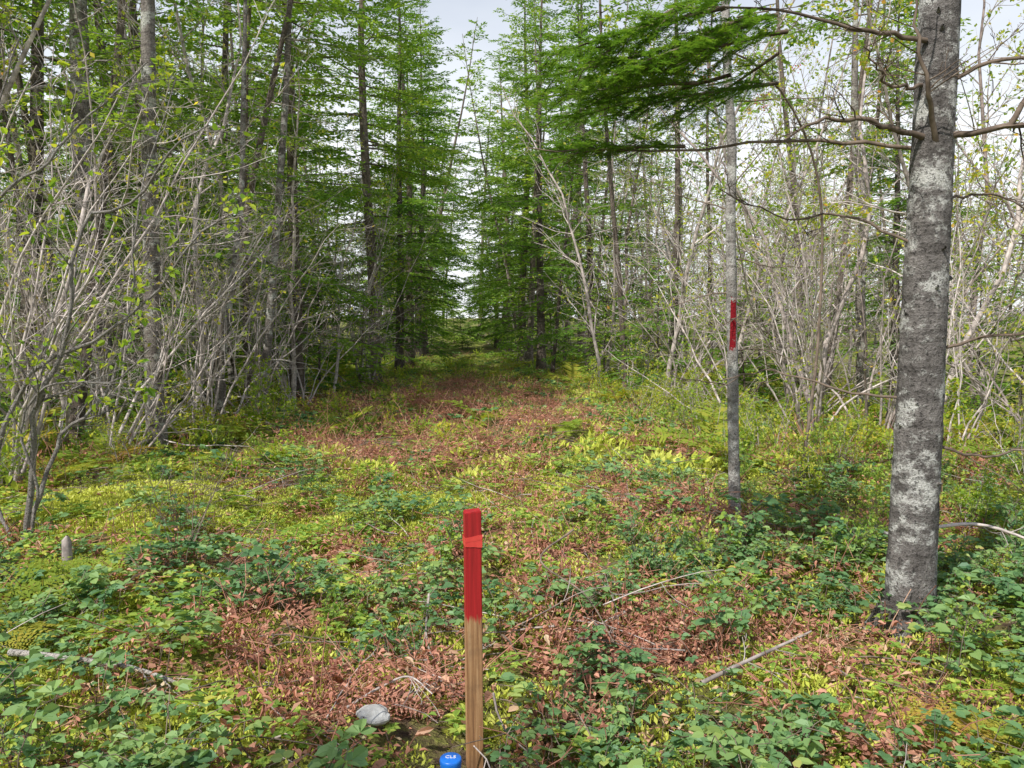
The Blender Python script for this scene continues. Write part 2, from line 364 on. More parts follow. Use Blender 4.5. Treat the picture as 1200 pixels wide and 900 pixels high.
def place(name,me,x,y,s=1,rz=None,tilt=(0,0)):
    o=add_obj(name,me,(x,y,float(H(x,y))),0,s); o.rotation_euler=(tilt[0],tilt[1],U(0,6.28) if rz is None else rz); return o
for (x,y,k,s) in [(-4.5,16.0,0,1.0),(-3.6,20.0,2,1.),(-3.6,24.5,1,1.15),(-8.5,18,2,1.),(-4.0,30,0,1.15),(-4.6,38,2,1.1),(-5.2,46,0,1.2)]:
    place('spruce_tree',V_con[k],x,y,s)
for (x,y,k,s) in [(1.0,26,0,1.05),(2.3,22,1,.95),(.45,33,2,1.1),(8.5,17,1,.8),(-.3,41,0,1.15),(-1.0,50,1,1.2)]:
    place('spruce_tree',V_con[k],x,y,s)
for (x,y,k,s) in [(3.15,16.5,0,.95),(4.3,14,1,1.),(-5.2,11.6,1,.9),(2.4,20,0,.8),(-7.4,9.6,0,.7),(-3.6,18,1,1.),(7.2,11.8,0,.8),(9,13.5,1,1.),(5.4,16.8,0,.9),(-6.6,14.2,0,1.2),(-3.2,50,1,1.),(-4.2,56,0,.9),(-3.4,60,0,.9),(-5.2,61,0,1.5),(-2.2,60,0,1.4)]:
    place('young_fir_tree',V_small[k],x,y,s)
for (x,y,k) in [(-5.7,9.9,1),(-6.0,8.4,0),(-5.1,12.4,1),(-7.2,12.0,1),(-5.0,14.6,0),(-8.,10.4,0),
                (1.2,23.4,1),(2.4,25,1),(2.7,18,1),(3.6,17.4,0),(5.9,14.6,1)]:
    place('dead_spruce_tree',V_snag[k],x,y,U(.85,1.1),tilt=(RN(0,.07),RN(0,.07)))
for (x,y,k) in [(4.5,11.2,3),(3.7,13.2,0),(5.3,9.6,3),(6.6,10.6,1),(7.6,9.4,0),(3.3,17.2,1),(4.3,15.0,3),(6.4,8.2,3),(4.9,13.4,0),(7.4,12.2,2),(2.4,20,0),(4.0,10.2,1),(2.2,22.5,3),
                (-4.6,10.9,3),(-4.9,12.9,1),(-5.4,8.2,3),(-4.1,14.4,0),(-6.9,7.9,1),(8.6,11.5,1),(-7.6,9.2,0),(-5.9,10.3,0),(-3.9,16.6,3),(-3.7,19,0)]:
    place('alder_tree',V_ald[k],x,y,U(.8,1.1),tilt=(RN(0,.14),RN(0,.14)))
for (x,y,k) in [(3.9,9.9,2),(4.7,8.3,0),(5.7,7.6,2),(3.5,12.2,0),(4.6,12.3,2),(6.6,9.0,1),(3.2,15.2,2),(5.2,10.9,2),(7.2,8.0,0),(2.7,17.6,1),
                (-4.9,7.2,2),(-5.5,9.2,2),(-4.5,12.0,2),(-5.9,10.8,2),(-4.2,15,2),(-6.4,6.6,1),(-3.6,18.6,2),(-4.2,10.2,2),(-4.6,13.5,2),(-4.4,8.6,0)]:
    place('alder_shrub',V_shr[k],x,y,U(.8,1.15),tilt=(RN(0,.2),RN(0,.2)))
# trees behind the photographer (their crowns shade the foreground)
for (x,y,k,s) in [(-7.2,-1.4,0,.50),(-4.4,-2.4,1,.62),(-1.2,-2.8,0,.52)]:
    place('spruce_tree',V_con[k],x,y,s)
for (x,y,k,s) in [(1.2,-2.2,0,.7),(-2.6,-3.0,1,.9)]:
    place('alder_tree',V_ald[k],x,y,s)

def corridor(y): return -.067*y
def halfw(y): return np.interp(y,[0,10,18,30,60],[3.8,3.5,2.7,2.1,1.1])
allt=F_con+F_sng+F_ald+F_sml+F_shr
P=[];I=[];S=[]
for _ in range(6000):
    y=U(8,56); x=U(-28,26); dx=x-corridor(y)
    if abs(dx)<halfw(y)+.4: continue
    if abs(x)>.8*y+3: continue
    if x<0:
        if y<10 and x>-7: continue
        k=rng.choice(8,p=[.12,.11,.17,.21,.16,.09,.08,.06])
    else:
        if abs(dx)>14 and y<40: continue
        if y<13 and x<9: continue
        if R()<.3: continue
        k=rng.choice(8,p=[.03,.03,.12,.26,.22,.18,.06,.10])
        if abs(dx)<6 and y>22: k=rng.choice(8,p=[.14,.12,.18,.22,.17,.08,.05,.04])
    if any((x-a)**2+(y-b_)**2<1.1 for a,b_,_z in P[-60:]): continue
    P.append((x,y,float(H(x,y))));I.append(k);S.append(U(.8,1.15))
    if len(P)>=280: break
for x in np.arange(-60,62,3.4):      # closing belt
    for y in (62,70):
        xx=x+U(-1.2,1.2); yy=y+U(-3,3)
        if abs(xx-corridor(y))<1.3: continue
        P.append((xx,yy,float(H(xx,yy))));I.append(int(rng.choice([0,1,3,0])));S.append(U(.9,1.2))
P=np.array(P);n=len(P)
scatter('distant_forest',allt,P,np.stack([RN(0,.08,n),RN(0,.08,n),U(0,6.28,n)],1),S,I,False)

# ------------------------------------------------------------------ hero trees
def trunk(mb,ctrl,rad,n,sides,mat=0,lump=.02):
    pts=smoothline(ctrl,n); r=np.interp(np.linspace(0,1,n),np.linspace(0,1,len(rad)),rad)
    tube(mb,pts,r,sides,mat,.5,lump); return pts
fx,fy=2.03,3.83; fz=float(H(fx,fy))
mb=MB()
trunk(mb,[(0,0,-.12),(0,0,.25),(.01,0,1.0),(.02,0,1.9),(.035,0,3.1),(.07,.02,6),(.1,.05,9.5)],[.15,.115,.108,.10,.09,.058,.015],90,32,0,.02)
for a in (0.3,1.7,2.9,4.1,5.4):
    q=np.array([math.cos(a),math.sin(a),0])
    tube(mb,[q*.05+[0,0,.3],q*.095+[0,0,.12],q*.17+[0,0,0],q*.30+[0,0,-.12]],[.045,.045,.035,.015],10,0,.5,.05)
for _ in range(34):   # broken branch stubs and knots
    z=U(.3,3.2); a=U(0,6.283); r0=np.interp(z,[0,3.2],[.112,.088]); q=np.array([math.cos(a),math.sin(a),0])
    tube(mb,[q*(r0-.012)+[.02*z/2,0,z],q*(r0+U(.004,.03))+[.02*z/2,0,z+.01]],[U(.010,.02),U(.003,.007)],6,0,.5,.1)
def limb(mb,ctrl,r0,tw=7,n=16,mat=2,l=.35):
    pts=smoothline(ctrl,n)+np.vstack([np.zeros((2,3)),RN(0,.006,(n-2,3))])
    tube(mb,pts,np.linspace(r0,.003,n),7,mat,.7,.04)
    for _ in range(tw):
        t=U(.15,.97);q,dd=interp(pts,t);a=U(.5,1.2)
        dead_branch(mb,q,unit(dd*math.cos(a)+perp(dd)*math.sin(a)),l*U(.5,1.3)*(1.15-t*.6),max(.0025,r0*.35*(1-.6*t)),mat,4)
    return pts
zb=2.45
limb(mb,[(-.05,-.05,zb-.0),(-.35,-.15,zb+.05),(-.62,-.2,zb+.03),(-.82,-.25,zb-.08)],.016,9)
limb(mb,[(-.05,.05,zb-.03),(-.6,.1,zb+.02),(-1.2,.15,zb-.02),(-1.95,.2,zb-.0)],.011,6)
limb(mb,[(.05,-.05,zb),(.35,-.15,zb+.03),(.8,-.2,zb),(1.3,-.3,zb+.02)],.018,10)
limb(mb,[(.0,-.08,zb-.03),(-.12,-.2,zb+.2),(-.2,-.25,zb+.45),(-.22,-.3,zb+.9)],.014,8)
limb(mb,[(.3,-.15,zb+.02),(.42,-.2,zb+.25),(.6,-.22,zb+.4),(.75,-.3,zb+.8)],.014,8)
limb(mb,[(-.05,-.05,2.9),(-.35,-.1,2.93),(-.8,-.15,3.0),(-1.3,-.2,3.0)],.013,9)
limb(mb,[(.08,0,1.42),(.25,-.1,1.48),(.5,-.15,1.52),(.75,-.25,1.62)],.009,7)
limb(mb,[(-.06,0,1.18),(-.3,.2,1.2),(-.6,.35,1.3),(-.85,.45,1.25)],.008,6)
limb(mb,[(-.06,0,1.95),(-.35,.1,2.1),(-.6,.2,2.1),(-.95,.25,2.25)],.008,7)
limb(mb,[(.07,0,.95),(.3,-.1,.9),(.5,-.15,.95),(.8,-.3,.8)],.008,6)
limb(mb,[(.05,.05,2.15),(.4,.1,2.2),(.8,.2,2.05)],.008,7)
limb(mb,[(.05,-.03,2.7),(.3,-.1,2.8),(.7,-.2,2.75),(1.2,-.3,2.95)],.012,9)
limb(mb,[(-.05,-.03,2.7),(-.3,-.2,2.65),(-.5,-.4,2.75)],.010,8)
for (p_,d_,L_) in [((-1.15,.15,zb-.0),(-1,-.2,.05),.7),((-1.05,-.18,3.0),(-1,0,-.15),.85),((-.8,-.15,2.98),(-1,-.35,-.3),.85),
                ((-.9,-.1,3.0),(-1,.5,-.25),.9),((-.75,-.15,3.2),(-1,-.1,-.4),1.1),((-.7,.3,3.15),(-1,.35,-.35),1.1),((-1.4,.15,zb+.0),(-.8,.5,.1),.55),((-1.1,.1,2.75),(-1,-.1,.0),.8),
                ((-.8,.6,2.95),(-.9,.3,-.25),1.0),((-.7,.1,2.75),(-1,.2,-.1),.8),((-.8,-.3,2.85),(-1,-.1,-.2),.8),((-.6,.4,3.0),(-.6,.8,-.3),.8),((-1.3,.1,2.9),(-1,.2,-.15),.75)]:
    spray(mb,np.array(p_),unit(np.array(d_)),L_,step=.03,tl=.06,sp=.055,base=.03,needles=True,fullness=.95,thick=.55,bm_=2)
for k in range(20):
    z=4.2+5.0*(k/20); a=U(0,6.283)
    spray(mb,np.array([.05,.0,z]),(math.cos(a),math.sin(a),-.05),(1.2*(1-(z-3)/7)+.2)*U(.7,1.1))
add_obj('fir_tree',mb.mesh('fir_tree',[M_bark,M_needle,M_twig]),(fx,fy,fz))

tx,ty=1.713,5.79; tz=float(H(tx,ty)); mb=MB()
trunk(mb,[(0,0,-.1),(-.02,0,.3),(-.05,0,1.2),(-.085,0,2.2),(-.09,0,2.8),(-.16,0,3.9),(-.2,.1,7)],[.055,.043,.04,.037,.034,.03,.01],60,14,0,.035)
for z,a,L in [(1.0,2.6,.5),(1.25,.3,.7),(1.7,3.3,.8),(1.95,.2,.7),(2.3,2.8,.9),(2.5,5.5,.8),(2.9,3.4,1.),(3.1,.1,.9),(3.4,2.5,1.),(1.5,4.5,.4),(3.7,0.5,1.),(4.2,3,1.2)]:
    dead_branch(mb,np.array([-.07,0,z]),(math.cos(a),math.sin(a)*.6,U(.0,.6)),L,.006,1,8)
for z in np.linspace(4.3,6.8,12):
    a=U(0,6.28); spray(mb,np.array([-.17,.05,z]),(math.cos(a),math.sin(a),.1),U(.4,.8),ndl=2)
add_obj('blazed_tree',mb.mesh('blazed_tree',[M_bark_red,M_twig,M_needle]),(tx,ty,tz))

def lefttree(name,x,y,ctrl,rad,nd,L=(.6,1.5),live=12,z=0):
    mb=MB(); p=trunk(mb,ctrl,rad,60,14,0,.025)
    for _ in range(nd):
        t=U(.06,.6); q,_d=interp(p,t); a=U(0,6.283)
        dead_branch(mb,q,(math.cos(a),math.sin(a),U(-.2,.5)),U(*L),U(.006,.012),1,8)
    for _ in range(live):
        t=U(.45,.98); q,_d=interp(p,t); a=U(0,6.283)
        spray(mb,q,(math.cos(a),math.sin(a),.0),U(.8,1.8)*(1.3-t),ndl=2,thick=.4,tl=.11,tw=.03)
    add_obj(name,mb.mesh(name,[M_bark_l,M_alder,M_needle]),(x,y,float(H(x,y))))
lefttree('spruce_tree',-4.30,9.25,[(0,0,-.1),(-.02,0,1),(.0,0,2.5),(.02,0,4),(.06,0,5.8),(.1,0,10)],[.13,.1,.092,.084,.075,.03],26,live=26)
lefttree('spruce_tree',-6.3,11.7,[(0,0,-.1),(.05,0,1),(-.05,0,2.5),(-.12,0,4),(-.1,0,6.),(0,0,11)],[.2,.16,.145,.135,.125,.04],26,live=26)
lefttree('leaning_tree',-4.3,12.8,[(0,0,-.1),(.2,0,1),(.35,0,2.4),(.5,0,4),(.67,0,6.),(.8,0,9)],[.09,.07,.063,.056,.05,.02],24,(.5,1.2),16)
lefttree('leaning_tree',-4.25,11,[(0,0,-.1),(.08,0,.9),(.25,0,2.),(.42,0,3.2),(.5,0,4.8),(.6,0,7)],[.07,.055,.048,.04,.035,.015],20,(.5,1.2),8)
lefttree('leaning_tree',5.8,12.6,[(0,0,-.1),(-.05,0,.9),(-.12,0,2.),(-.1,0,3.2),(-.3,0,4.8),(-.35,0,8)],[.11,.085,.075,.07,.06,.02],22,(.6,1.4),8)

mb=MB();LF=[]
stems=[([(-.03,0,-.1),(.06,0,.55),(.15,-.1,.97),(.3,-.1,1.26),(.44,-.15,1.56),(.5,-.2,1.9),(.6,-.2,2.2),(.92,-.2,2.32),(1.2,-.3,2.62),(1.42,-.3,2.75)],.022),
 ([(-.45,.1,.0),(-.2,0,.62),(.0,0,1.08),(.22,0,1.3),(.5,.05,1.42),(.9,.1,1.75),(1.15,.1,2.1),(1.5,.1,2.3)],.019),
 ([(-.9,.2,0),(-.6,.1,1.2),(-.22,0,1.96),(-.06,-.05,2.35),(.28,-.1,2.56),(.57,-.1,2.86),(.97,-.1,3.2)],.018),
 ([(-.1,.1,0),(.0,.2,.4),(.12,.3,.75),(.4,.35,1.05),(.55,.4,1.6),(.62,.45,2.4),(.9,.5,3.3)],.018),
 ([(-.5,-.1,.0),(-.35,-.1,.8),(-.3,-.15,1.5),(-.1,-.2,2.0),(.0,-.2,2.7),(.25,-.25,3.3)],.015),
 ([(0,0,0),(.1,-.05,.4),(.05,-.1,.8),(.25,-.15,1.1),(.7,-.2,1.15),(1.0,-.25,1.35)],.011),
 ([(-.1,.0,0),(-.3,.1,.35),(-.25,.0,.7),(-.5,-.1,1.3),(-.45,-.1,2.)],.013)]
cfg=[dict(k=14,t0=.2,a=(.3,.9),l=.32,r=.45),dict(n=5,w=.13,g=.03,s=4,k=5,a=(.4,1.),l=.5,r=.55,leaf=.5),dict(n=3,w=.16,g=.0,s=3,k=3,a=(.5,1.),l=.5,r=.6,leaf=.5),dict(n=2,w=.2,g=0,s=3,leaf=.4)]
for c,r in stems:
    p=smoothline(c,26); p[1:]+=RN(0,.007,(25,3))
    tube(mb,p,np.linspace(r,.005,26),8,0,.5,.04); sub(mb,p,2.4,r,0,cfg,LF)
putleaves(mb,LF,.06,.036,1)
add_obj('pale_alder_shrub',mb.mesh('pale_alder_shrub',[M_pale,M_dleaf]),(-3.33,5.2,float(H(-3.33,5.2))))

mb=MB();LF=[]
p=trunk(mb,[(0,0,-.1),(.15,0,1.5),(.0,-.2,2.9),(-.8,-.8,3.6),(-1.8,-1.,3.5)],[.016,.014,.011,.009,.004],24,6)
cfg=[dict(k=16,t0=.5,a=(.3,.9),l=.22,r=.4),dict(n=4,w=.15,g=-.04,s=3,k=4,a=(.4,1),l=.5,r=.6,leaf=3),dict(n=3,w=.15,g=-.05,s=3,leaf=3)]
sub(mb,p,3.,.016,0,cfg,LF); putleaves(mb,LF,.05,.018,1)
ico=[(0,0,1),(1,0,0),(0,1,0),(-1,0,0),(0,-1,0),(0,0,-1)]; icf=[(0,1,2),(0,2,3),(0,3,4),(0,4,1),(5,2,1),(5,3,2),(5,4,3),(5,1,4)]
for _ in range(11):
    q,_d=interp(p,U(.65,1)); q=q+RN(0,.14,3)+np.array([0,0,-.1])
    for _ in range(14): mb.add(np.array(ico)*.006+q+RN(0,.02,3),icf,2,.5,True)
add_obj('mountain_ash_tree',mb.mesh('mountain_ash_tree',[M_twig,M_dleaf,M_berry]),(2.6,6.9,float(H(2.6,6.9))))

# ------------------------------------------------------------------ undergrowth kinds
def circ(r,n=None):
    a=U(0,6.283,n); q=np.sqrt(R(n))*r; return q*np.cos(a),q*np.sin(a)
def bramble(n=9,h=.16,Lf=.05,far=False,mat=None):
    mb=MB();P=[];D=[];NR=[];LL=[]
    for _ in range(n):
        x,y=circ(.13); a=U(0,6.28); hh=h*U(.5,1.3)
        d=np.array([math.cos(a),math.sin(a),0]); e=np.array([np.array([x,y,-.03]),np.array([x,y,hh*.7])+d*.03,np.array([x,y,hh])+d*.10,np.array([x,y,hh*.95])+d*.18])
        if not far: tube(mb,e,[.002,.0018,.0015,.001],3,1,R())
        for k in range(5 if not far else 4):
            q,_d=interp(e,U(.35,1)); b=U(0,6.28); dd=np.array([math.cos(b),math.sin(b),U(-.1,.3)])
            q2=q+dd*.03; L=Lf*U(.5,1.2); nn=RN(0,.35,3)+np.array([0,0,1]); sd=np.cross(dd,[0,0,1])
            for w,s in ((dd,1.),(dd*.35+sd,.8),(dd*.35-sd,.8)):
                P.append(q2);D.append(w);NR.append(nn+RN(0,.2,3));LL.append(L*s)
    LL=np.array(LL); (diamonds if far else leaves)(mb,np.array(P),np.array(D),np.array(NR),LL*(1.2 if far else 1),LL*(.9 if far else .72),0,np.repeat(R(len(P)//3),3)*.7+R(len(P))*.3)
    return mb.mesh('bramble',[mat or M_bramble,M_twig])
def herb(n=14,L0=.032,h=.09,far=False):
    mb=MB();P=[];D=[];NR=[];LL=[]
    for _ in range(n):
        x,y=circ(.16); hh=h*U(.4,1.3); q=np.array([x,y,hh])
        a0=U(0,6.28);k=rng.integers(4,7);L=L0*U(.6,1.3)
        for i in range(k):
            a=a0+i*6.283/k; P.append(q);D.append(np.array([math.cos(a),math.sin(a),U(0,.4)]));NR.append(RN(0,.15,3)+np.array([0,0,1]));LL.append(L)
    LL=np.array(LL); (diamonds if far else leaves)(mb,np.array(P),np.array(D),np.array(NR),LL,LL*.6,0,R(len(P)))
    return mb.mesh('herb',[M_herb])
def bush(n=6,Ht=.35,lf=.024,mat=None,leaf=1.6,far=False):
    mb=MB();LF=[]
    cfg=[dict(n=5,w=.12,g=.03,s=3,k=6,t0=.2,a=(.4,.9),l=.5,r=.6,leaf=2*leaf),dict(n=3,w=.14,g=.03,s=3,k=4,a=(.4,.9),l=.6,r=.7,leaf=2.5*leaf),dict(n=2,w=.15,g=0,s=3,leaf=2.2*leaf)]
    if far: cfg=cfg[:2]; cfg[1]['leaf']*=2
    for _ in range(n):
        x,y=circ(.08); branchy(mb,(x,y,-.03),(RN(0,.35),RN(0,.35),1),Ht*U(.6,1.1),.0028,0,cfg,LF)
    putleaves(mb,LF,lf*(1.4 if far else 1),lf*(.9 if far else .6),1,not far)
    return mb.mesh('bush',[M_twig,mat or M_herb])
def frond(mb,p,d,L,mat,curl=-.12,fine=True,wd=.28,npn=20):
    n=10; pts=poly(p,d,L,n,.03,curl); tube(mb,pts,np.linspace(.003,.001,n+1),3,mat,.6)
    P=[];D=[];NR=[];LL=[]; tv=R()*.6
    for k in range(npn):
        t=.15+.84*k/npn; q,dd=interp(pts,t); sd=unit(np.cross(dd,ZUP));up=np.cross(sd,dd)
        pl=L*wd*math.sin(math.pi*min(1,(t*.86+.14))**1.2)*U(.75,1.15)+.01
        for s in (-1,1):
            pd=unit(sd*s+dd*.3+up*U(-.25,.15))
            if fine:
                m=6; u=(np.arange(m)+.3)/m; s2=unit(np.cross(pd,up))
                for s3 in (-1,1):
                    for uu in u: P.append(q+pd*pl*uu);D.append(s2*s3+pd*.6);NR.append(up+RN(0,.25,3));LL.append(pl*.26*(1-uu*.7))
                P.append(q+pd*pl*.85);D.append(pd);NR.append(up);LL.append(pl*.2)
            else:
                P.append(q);D.append(pd);NR.append(up+RN(0,.3,3));LL.append(pl)
    LL=np.array(LL); diamonds(mb,np.array(P),np.array(D),np.array(NR),LL,LL*(.55 if fine else .24),mat,np.clip(tv+.4*R(len(P)),0,1))
def fern(n=6,L=.5,el=.9,mat=None,curl=-.14,fine=True):
    mb=MB()
    for i in range(n):
        a=i*6.283/n+U(-.4,.4); frond(mb,np.array([math.cos(a)*.02,math.sin(a)*.02,0]),(math.cos(a),math.sin(a),el*U(.6,1.3)),L*U(.7,1.15),0,curl,fine)
    return mb.mesh('fern',[mat or M_fern])
def deadfern(near=True):
    mb=MB()
    for i in range(2):
        a=U(0,6.28);x,y=circ(.12); frond(mb,np.array([x,y,U(.02,.12)]),(math.cos(a),math.sin(a),U(-.1,.5)),U(.15,.35),0,U(-.35,.02),False,U(.15,.3),12)
    n=70 if near else 36; x,y=circ(.22,n); a=U(0,6.28,n)
    leaves(mb,np.stack([x,y,U(0,.16,n)],1),np.stack([np.cos(a),np.sin(a),RN(0,.6,n)],1),RN(0,.8,(n,3))+ZUP,U(.012,.045,n),U(.008,.025,n),0,R(n),.5)
    for i in range(14):
        x,y=circ(.15); tube(mb,poly((x,y,0),(RN(0,.6),RN(0,.6),U(.2,1)),U(.15,.4),4,.2,-.1),[.002]*5,3,0,R())
    return mb.mesh('dead_fern',[M_dfern])
def mosscl(n=230,big=1.):
    mb=MB(); x,y=circ(.15,n); z=.045*(1-(x*x+y*y)/.0225)
    P=np.stack([x,y,z-.01],1); D=np.stack([x*3+RN(0,.5,n),y*3+RN(0,.5,n),np.ones(n)*.8],1)
    diamonds(mb,P,D,unit(RN(0,1,(n,3))),U(.012,.026,n)*big,U(.006,.011,n)*big,0,R(n)); return mb.mesh('moss',[M_moss])
def litter():
    mb=MB(); n=14; x,y=circ(.22,n); a=U(0,6.28,n)
    leaves(mb,np.stack([x,y,U(.0,.05,n)],1),np.stack([np.cos(a),np.sin(a),RN(0,.25,n)],1),RN(0,.35,(n,3))+np.array([0,0,1]),U(.03,.065,n),U(.02,.04,n),0,R(n),.25)
    return mb.mesh('litter',[M_litter])
def twigs(n=7,L=.35,mats=None):
    mb=MB()
    for _ in range(n):
        x,y=circ(.2);a=U(0,6.28)
        dead_branch(mb,np.array([x,y,U(.0,.06)]),(math.cos(a),math.sin(a),U(-.05,.35)),L*U(.3,1.3),U(.0015,.005),0,2,-.05,1)
    return mb.mesh('twigs',[mats or M_twig])
N_br=[bramble(9,.15,.044),bramble(9,.2,.048),bramble(12,.12,.036),bramble(8,.24,.05)]; F_br=[bramble(8,.16,.05,True),bramble(9,.12,.045,True)]
N_he=[herb(),herb(16,.026,.06),herb(10,.04,.13)]; F_he=[herb(13,.036,.07,True),herb(11,.045,.11,True)]
N_bu=[bush(),bush(5,.45,.03),bush(7,.28,.02),bush(4,.6,.04,M_herb,.9),bush(6,.4,.03,M_bramble)]; F_bu=[bush(5,.32,.028,None,1.6,True),bush(4,.45,.034,M_dleaf,1.6,True)]
N_fe=[fern(),fern(5,.65,1.1),fern(7,.4,.7)]; F_fe=[fern(6,.6,.9,fine=False),fern(5,.8,1.1,fine=False)]
N_df=[deadfern() for _ in range(4)]; F_df=[deadfern(False) for _ in range(2)]
N_mo=[mosscl(),mosscl()]; F_mo=[mosscl(60,2.2)]
N_li=[litter() for _ in range(3)]
N_tw=[twigs(),twigs(5,.5),twigs(6,.4,M_alder)]

zones=[(-1.75,4.8,.65,.45,1.),(-1.5,9.3,1.1,1.4,1.),(.95,6.1,.75,.6,1.),(.35,3.5,.55,.45,.95),(-.75,2.75,.5,.35,.95),(-.1,8,.7,.8,.6),(-.7,13,1.8,2.2,.95),(1.1,3.9,.45,.4,.7),(.2,4.9,.45,.35,.75),(-.3,3.3,.35,.3,.6),(3.6,8.2,1.,.7,.8),(.6,10.5,.9,1.,.7),(-1.2,3.6,.35,.3,.7),(-1.2,18,2,3,.8),(1.0,2.7,.3,.25,.6)]
def brown(x,y): return min(1,sum(w*math.exp(-((x-a)/c)**2-((y-b)/d)**2) for a,b,c,d,w in zones))
def mosszone(x,y): return min(1,math.exp(-((x+3.)/1.5)**2-((y-6.0)/1.)**2)*1.3+.7*math.exp(-((x-.0)/1.4)**2-((y-6.7)/1.)**2)+.6*math.exp(-((x+.6)/.6)**2-((y-3)/.35)**2)+.5*math.exp(-((x-2.2)/1.)**2-((y-8.5)/1.6)**2))
def nz(x,y,s,o=0): return noise.noise(Vector((x*s+o,y*s-o,o)))*.5+.5
YS=7.5
def scat(name,kn,kf,dn,dm,fn,lo=.7,hi=1.25,tilt=.1,far=38,tall=False,wf=1.2):
    P=[];S=[];I=[]
    def tryp(x,y,k,ks,off):
        if R()<fn(x,y):
            if y<2.72 and abs(x+.15)<.22 and (tall or R()<.9): return
            P.append((x,y,float(H(x,y))-.005));S.append(U(lo,hi)*k);I.append(off+rng.integers(len(ks)))
    for _ in range(int(dn*(YS-1.3)*2*.75*(YS+1))):
        y=U(1.3,YS); x=U(-1,1)*.75*(YS+1)
        if abs(x)>.75*y+.7: continue
        tryp(x,y,1,kn,0)
    if kf:
        for _ in range(int(dm*(far-YS)*18)):
            y=YS+(far-YS)*R()**1.25; x=corridor(y)+U(-9,9)
            if abs(x)>.72*y+1 : continue
            tryp(x,y,wf,kf,len(kn))
    P=np.array(P);n=len(P)
    scatter(name,kn+(kf or []),P,np.stack([RN(0,tilt,n),RN(0,tilt,n),U(0,6.28,n)],1),S,I)
scat('bramble_undergrowth',N_br,F_br,20,3,lambda x,y:max(0,.9-.75*brown(x,y)-.9*mosszone(x,y))*max(.15,2.*nz(x,y,.9,3)-.3)*(1 if y<5.2 else .4))
scat('herb_undergrowth',N_he,F_he,24,10,lambda x,y:(.95-.72*brown(x,y)-.5*mosszone(x,y))*max(.2,2*nz(x,y,.8,9)-.25)*(.7 if y<4.5 else 1),wf=1.25)
scat('blueberry_undergrowth',N_bu,F_bu,7,3.2,lambda x,y:(.8-.7*brown(x,y)-.7*mosszone(x,y))*max(0,2*nz(x,y,.6,17)-.45)*(.3 if y<4.3 and x<1.2 else 1)*(.5 if y>7.5 and abs(x-corridor(y))<2.3 else 1)+(.35 if x>2 else 0),.6,1.1,.12,tall=True)
scat('fern_undergrowth',N_fe,F_fe,3,.9,lambda x,y:(.6 if (abs(x-corridor(y))>2.9 and y>5.2) else .0)+(.25 if (x>1.6 and y<3.1) else 0)+.04,.55,1.0,.15,tall=True)
scat('dead_fern_undergrowth',N_df,F_df,34,10,lambda x,y:.85*brown(x,y)+.12*(1-mosszone(x,y)),.6,1.15,.2,wf=1.35)
scat('moss_carpet',N_mo,F_mo,56,9,lambda x,y:(.35+.65*mosszone(x,y))*(1-.55*brown(x,y)),.8,1.6,.1,26,wf=1.5)
scat('fallen_leaves',N_li,N_li[:1],22,2,lambda x,y:.4+.5*brown(x,y),.7,1.2,.1,24)
scat('fallen_twigs',N_tw,N_tw[:2],12,1.4,lambda x,y:.4+.6*brown(x,y),.7,1.4,.15,30,wf=1.5)
P=[(x,y,float(H(x,y))) for x,y in [(2.6,6.6),(3.1,7.3),(3.9,7.4),(2.9,8.6),(-4.1,8.1),(-3.9,9.8),(4.6,6.6),(2.4,9.6),(3.4,5.6),(-4.6,6.6),(2.9,11),(-3.7,11.5),(2.4,14),(2.3,12.4),(5,7.4),(2.3,7.9),(-3.3,10.6),(2.0,11.6),(1.9,15.5)]]
n=len(P); scatter('leafy_saplings',V_shr_l,P,np.stack([np.zeros(n),np.zeros(n),U(0,6.28,n)],1),U(.4,.75,n),rng.integers(0,2,n))
big=fern(7,.62,1.0)
for x,y,s in [(1.78,2.55,.7),(2.2,3.05,.6),(-4.35,8.0,1.1),(-3.9,8.6,1.),(-4.7,7.6,1.),(3.5,7.9,1.1),(3.0,8.1,1.),(2.75,5.0,.7),(3.0,4.3,.7)]:
    place('bracken_fern',big,x,y,s)

mb=MB()
for a in np.linspace(0,6,9): dead_branch(mb,np.array([0,0,-.02]),(math.cos(a)*.45,math.sin(a)*.45,1),U(.5,.85),.004,0,6,.0)
add_obj('dead_bush',mb.mesh('dead_bush',[M_twig]),(-2.05,4.75,float(H(-2.05,4.75))))
def stick(name,c,r,mat,tw=3):
    mb=MB(); o=np.array(c[0]); p=smoothline(np.array(c)-o,18); tube(mb,p,np.linspace(r,r*.4,18),8,0,.5,.06)
    for _ in range(tw):
        q,dd=interp(p,U(.3,.95)); dead_branch(mb,q,unit(dd+perp(dd)*.8),U(.08,.25),r*.3,0,3)
    add_obj(name,mb.mesh(name,[mat]),(o[0],o[1],o[2]+float(H(o[0],o[1]))))
stick('fallen_branch',[(-2.05,3.05,.18),(-1.8,3.0,.18),(-1.5,2.95,.16),(-1.25,2.9,.1)],.014,M_pale,4)
stick('fallen_branch',[(.35,4.3,.28),(.15,4.0,.2),(.35,3.6,.15),(.45,3.3,.04)],.006,M_twig,3)
stick('fallen_branch',[(-.42,3.8,.22),(-.40,3.5,.12),(-.32,3.35,.06),(-.1,3.2,.1)],.006,M_alder,2)
stick('fallen_branch',[(.75,2.95,.10),(.95,3.05,.14),(1.2,3.2,.17),(1.3,3.25,.19)],.010,M_alder,3)
stick('fallen_branch',[(2.5,4.6,.3),(2.8,4.5,.35),(3.1,4.3,.25),(3.4,4.1,.1)],.012,M_alder,6)
stick('fallen_branch',[(-.65,2.8,.03),(-.5,2.86,.1),(-.4,2.9,.12),(-.3,2.8,.1)],.006,M_alder,2)
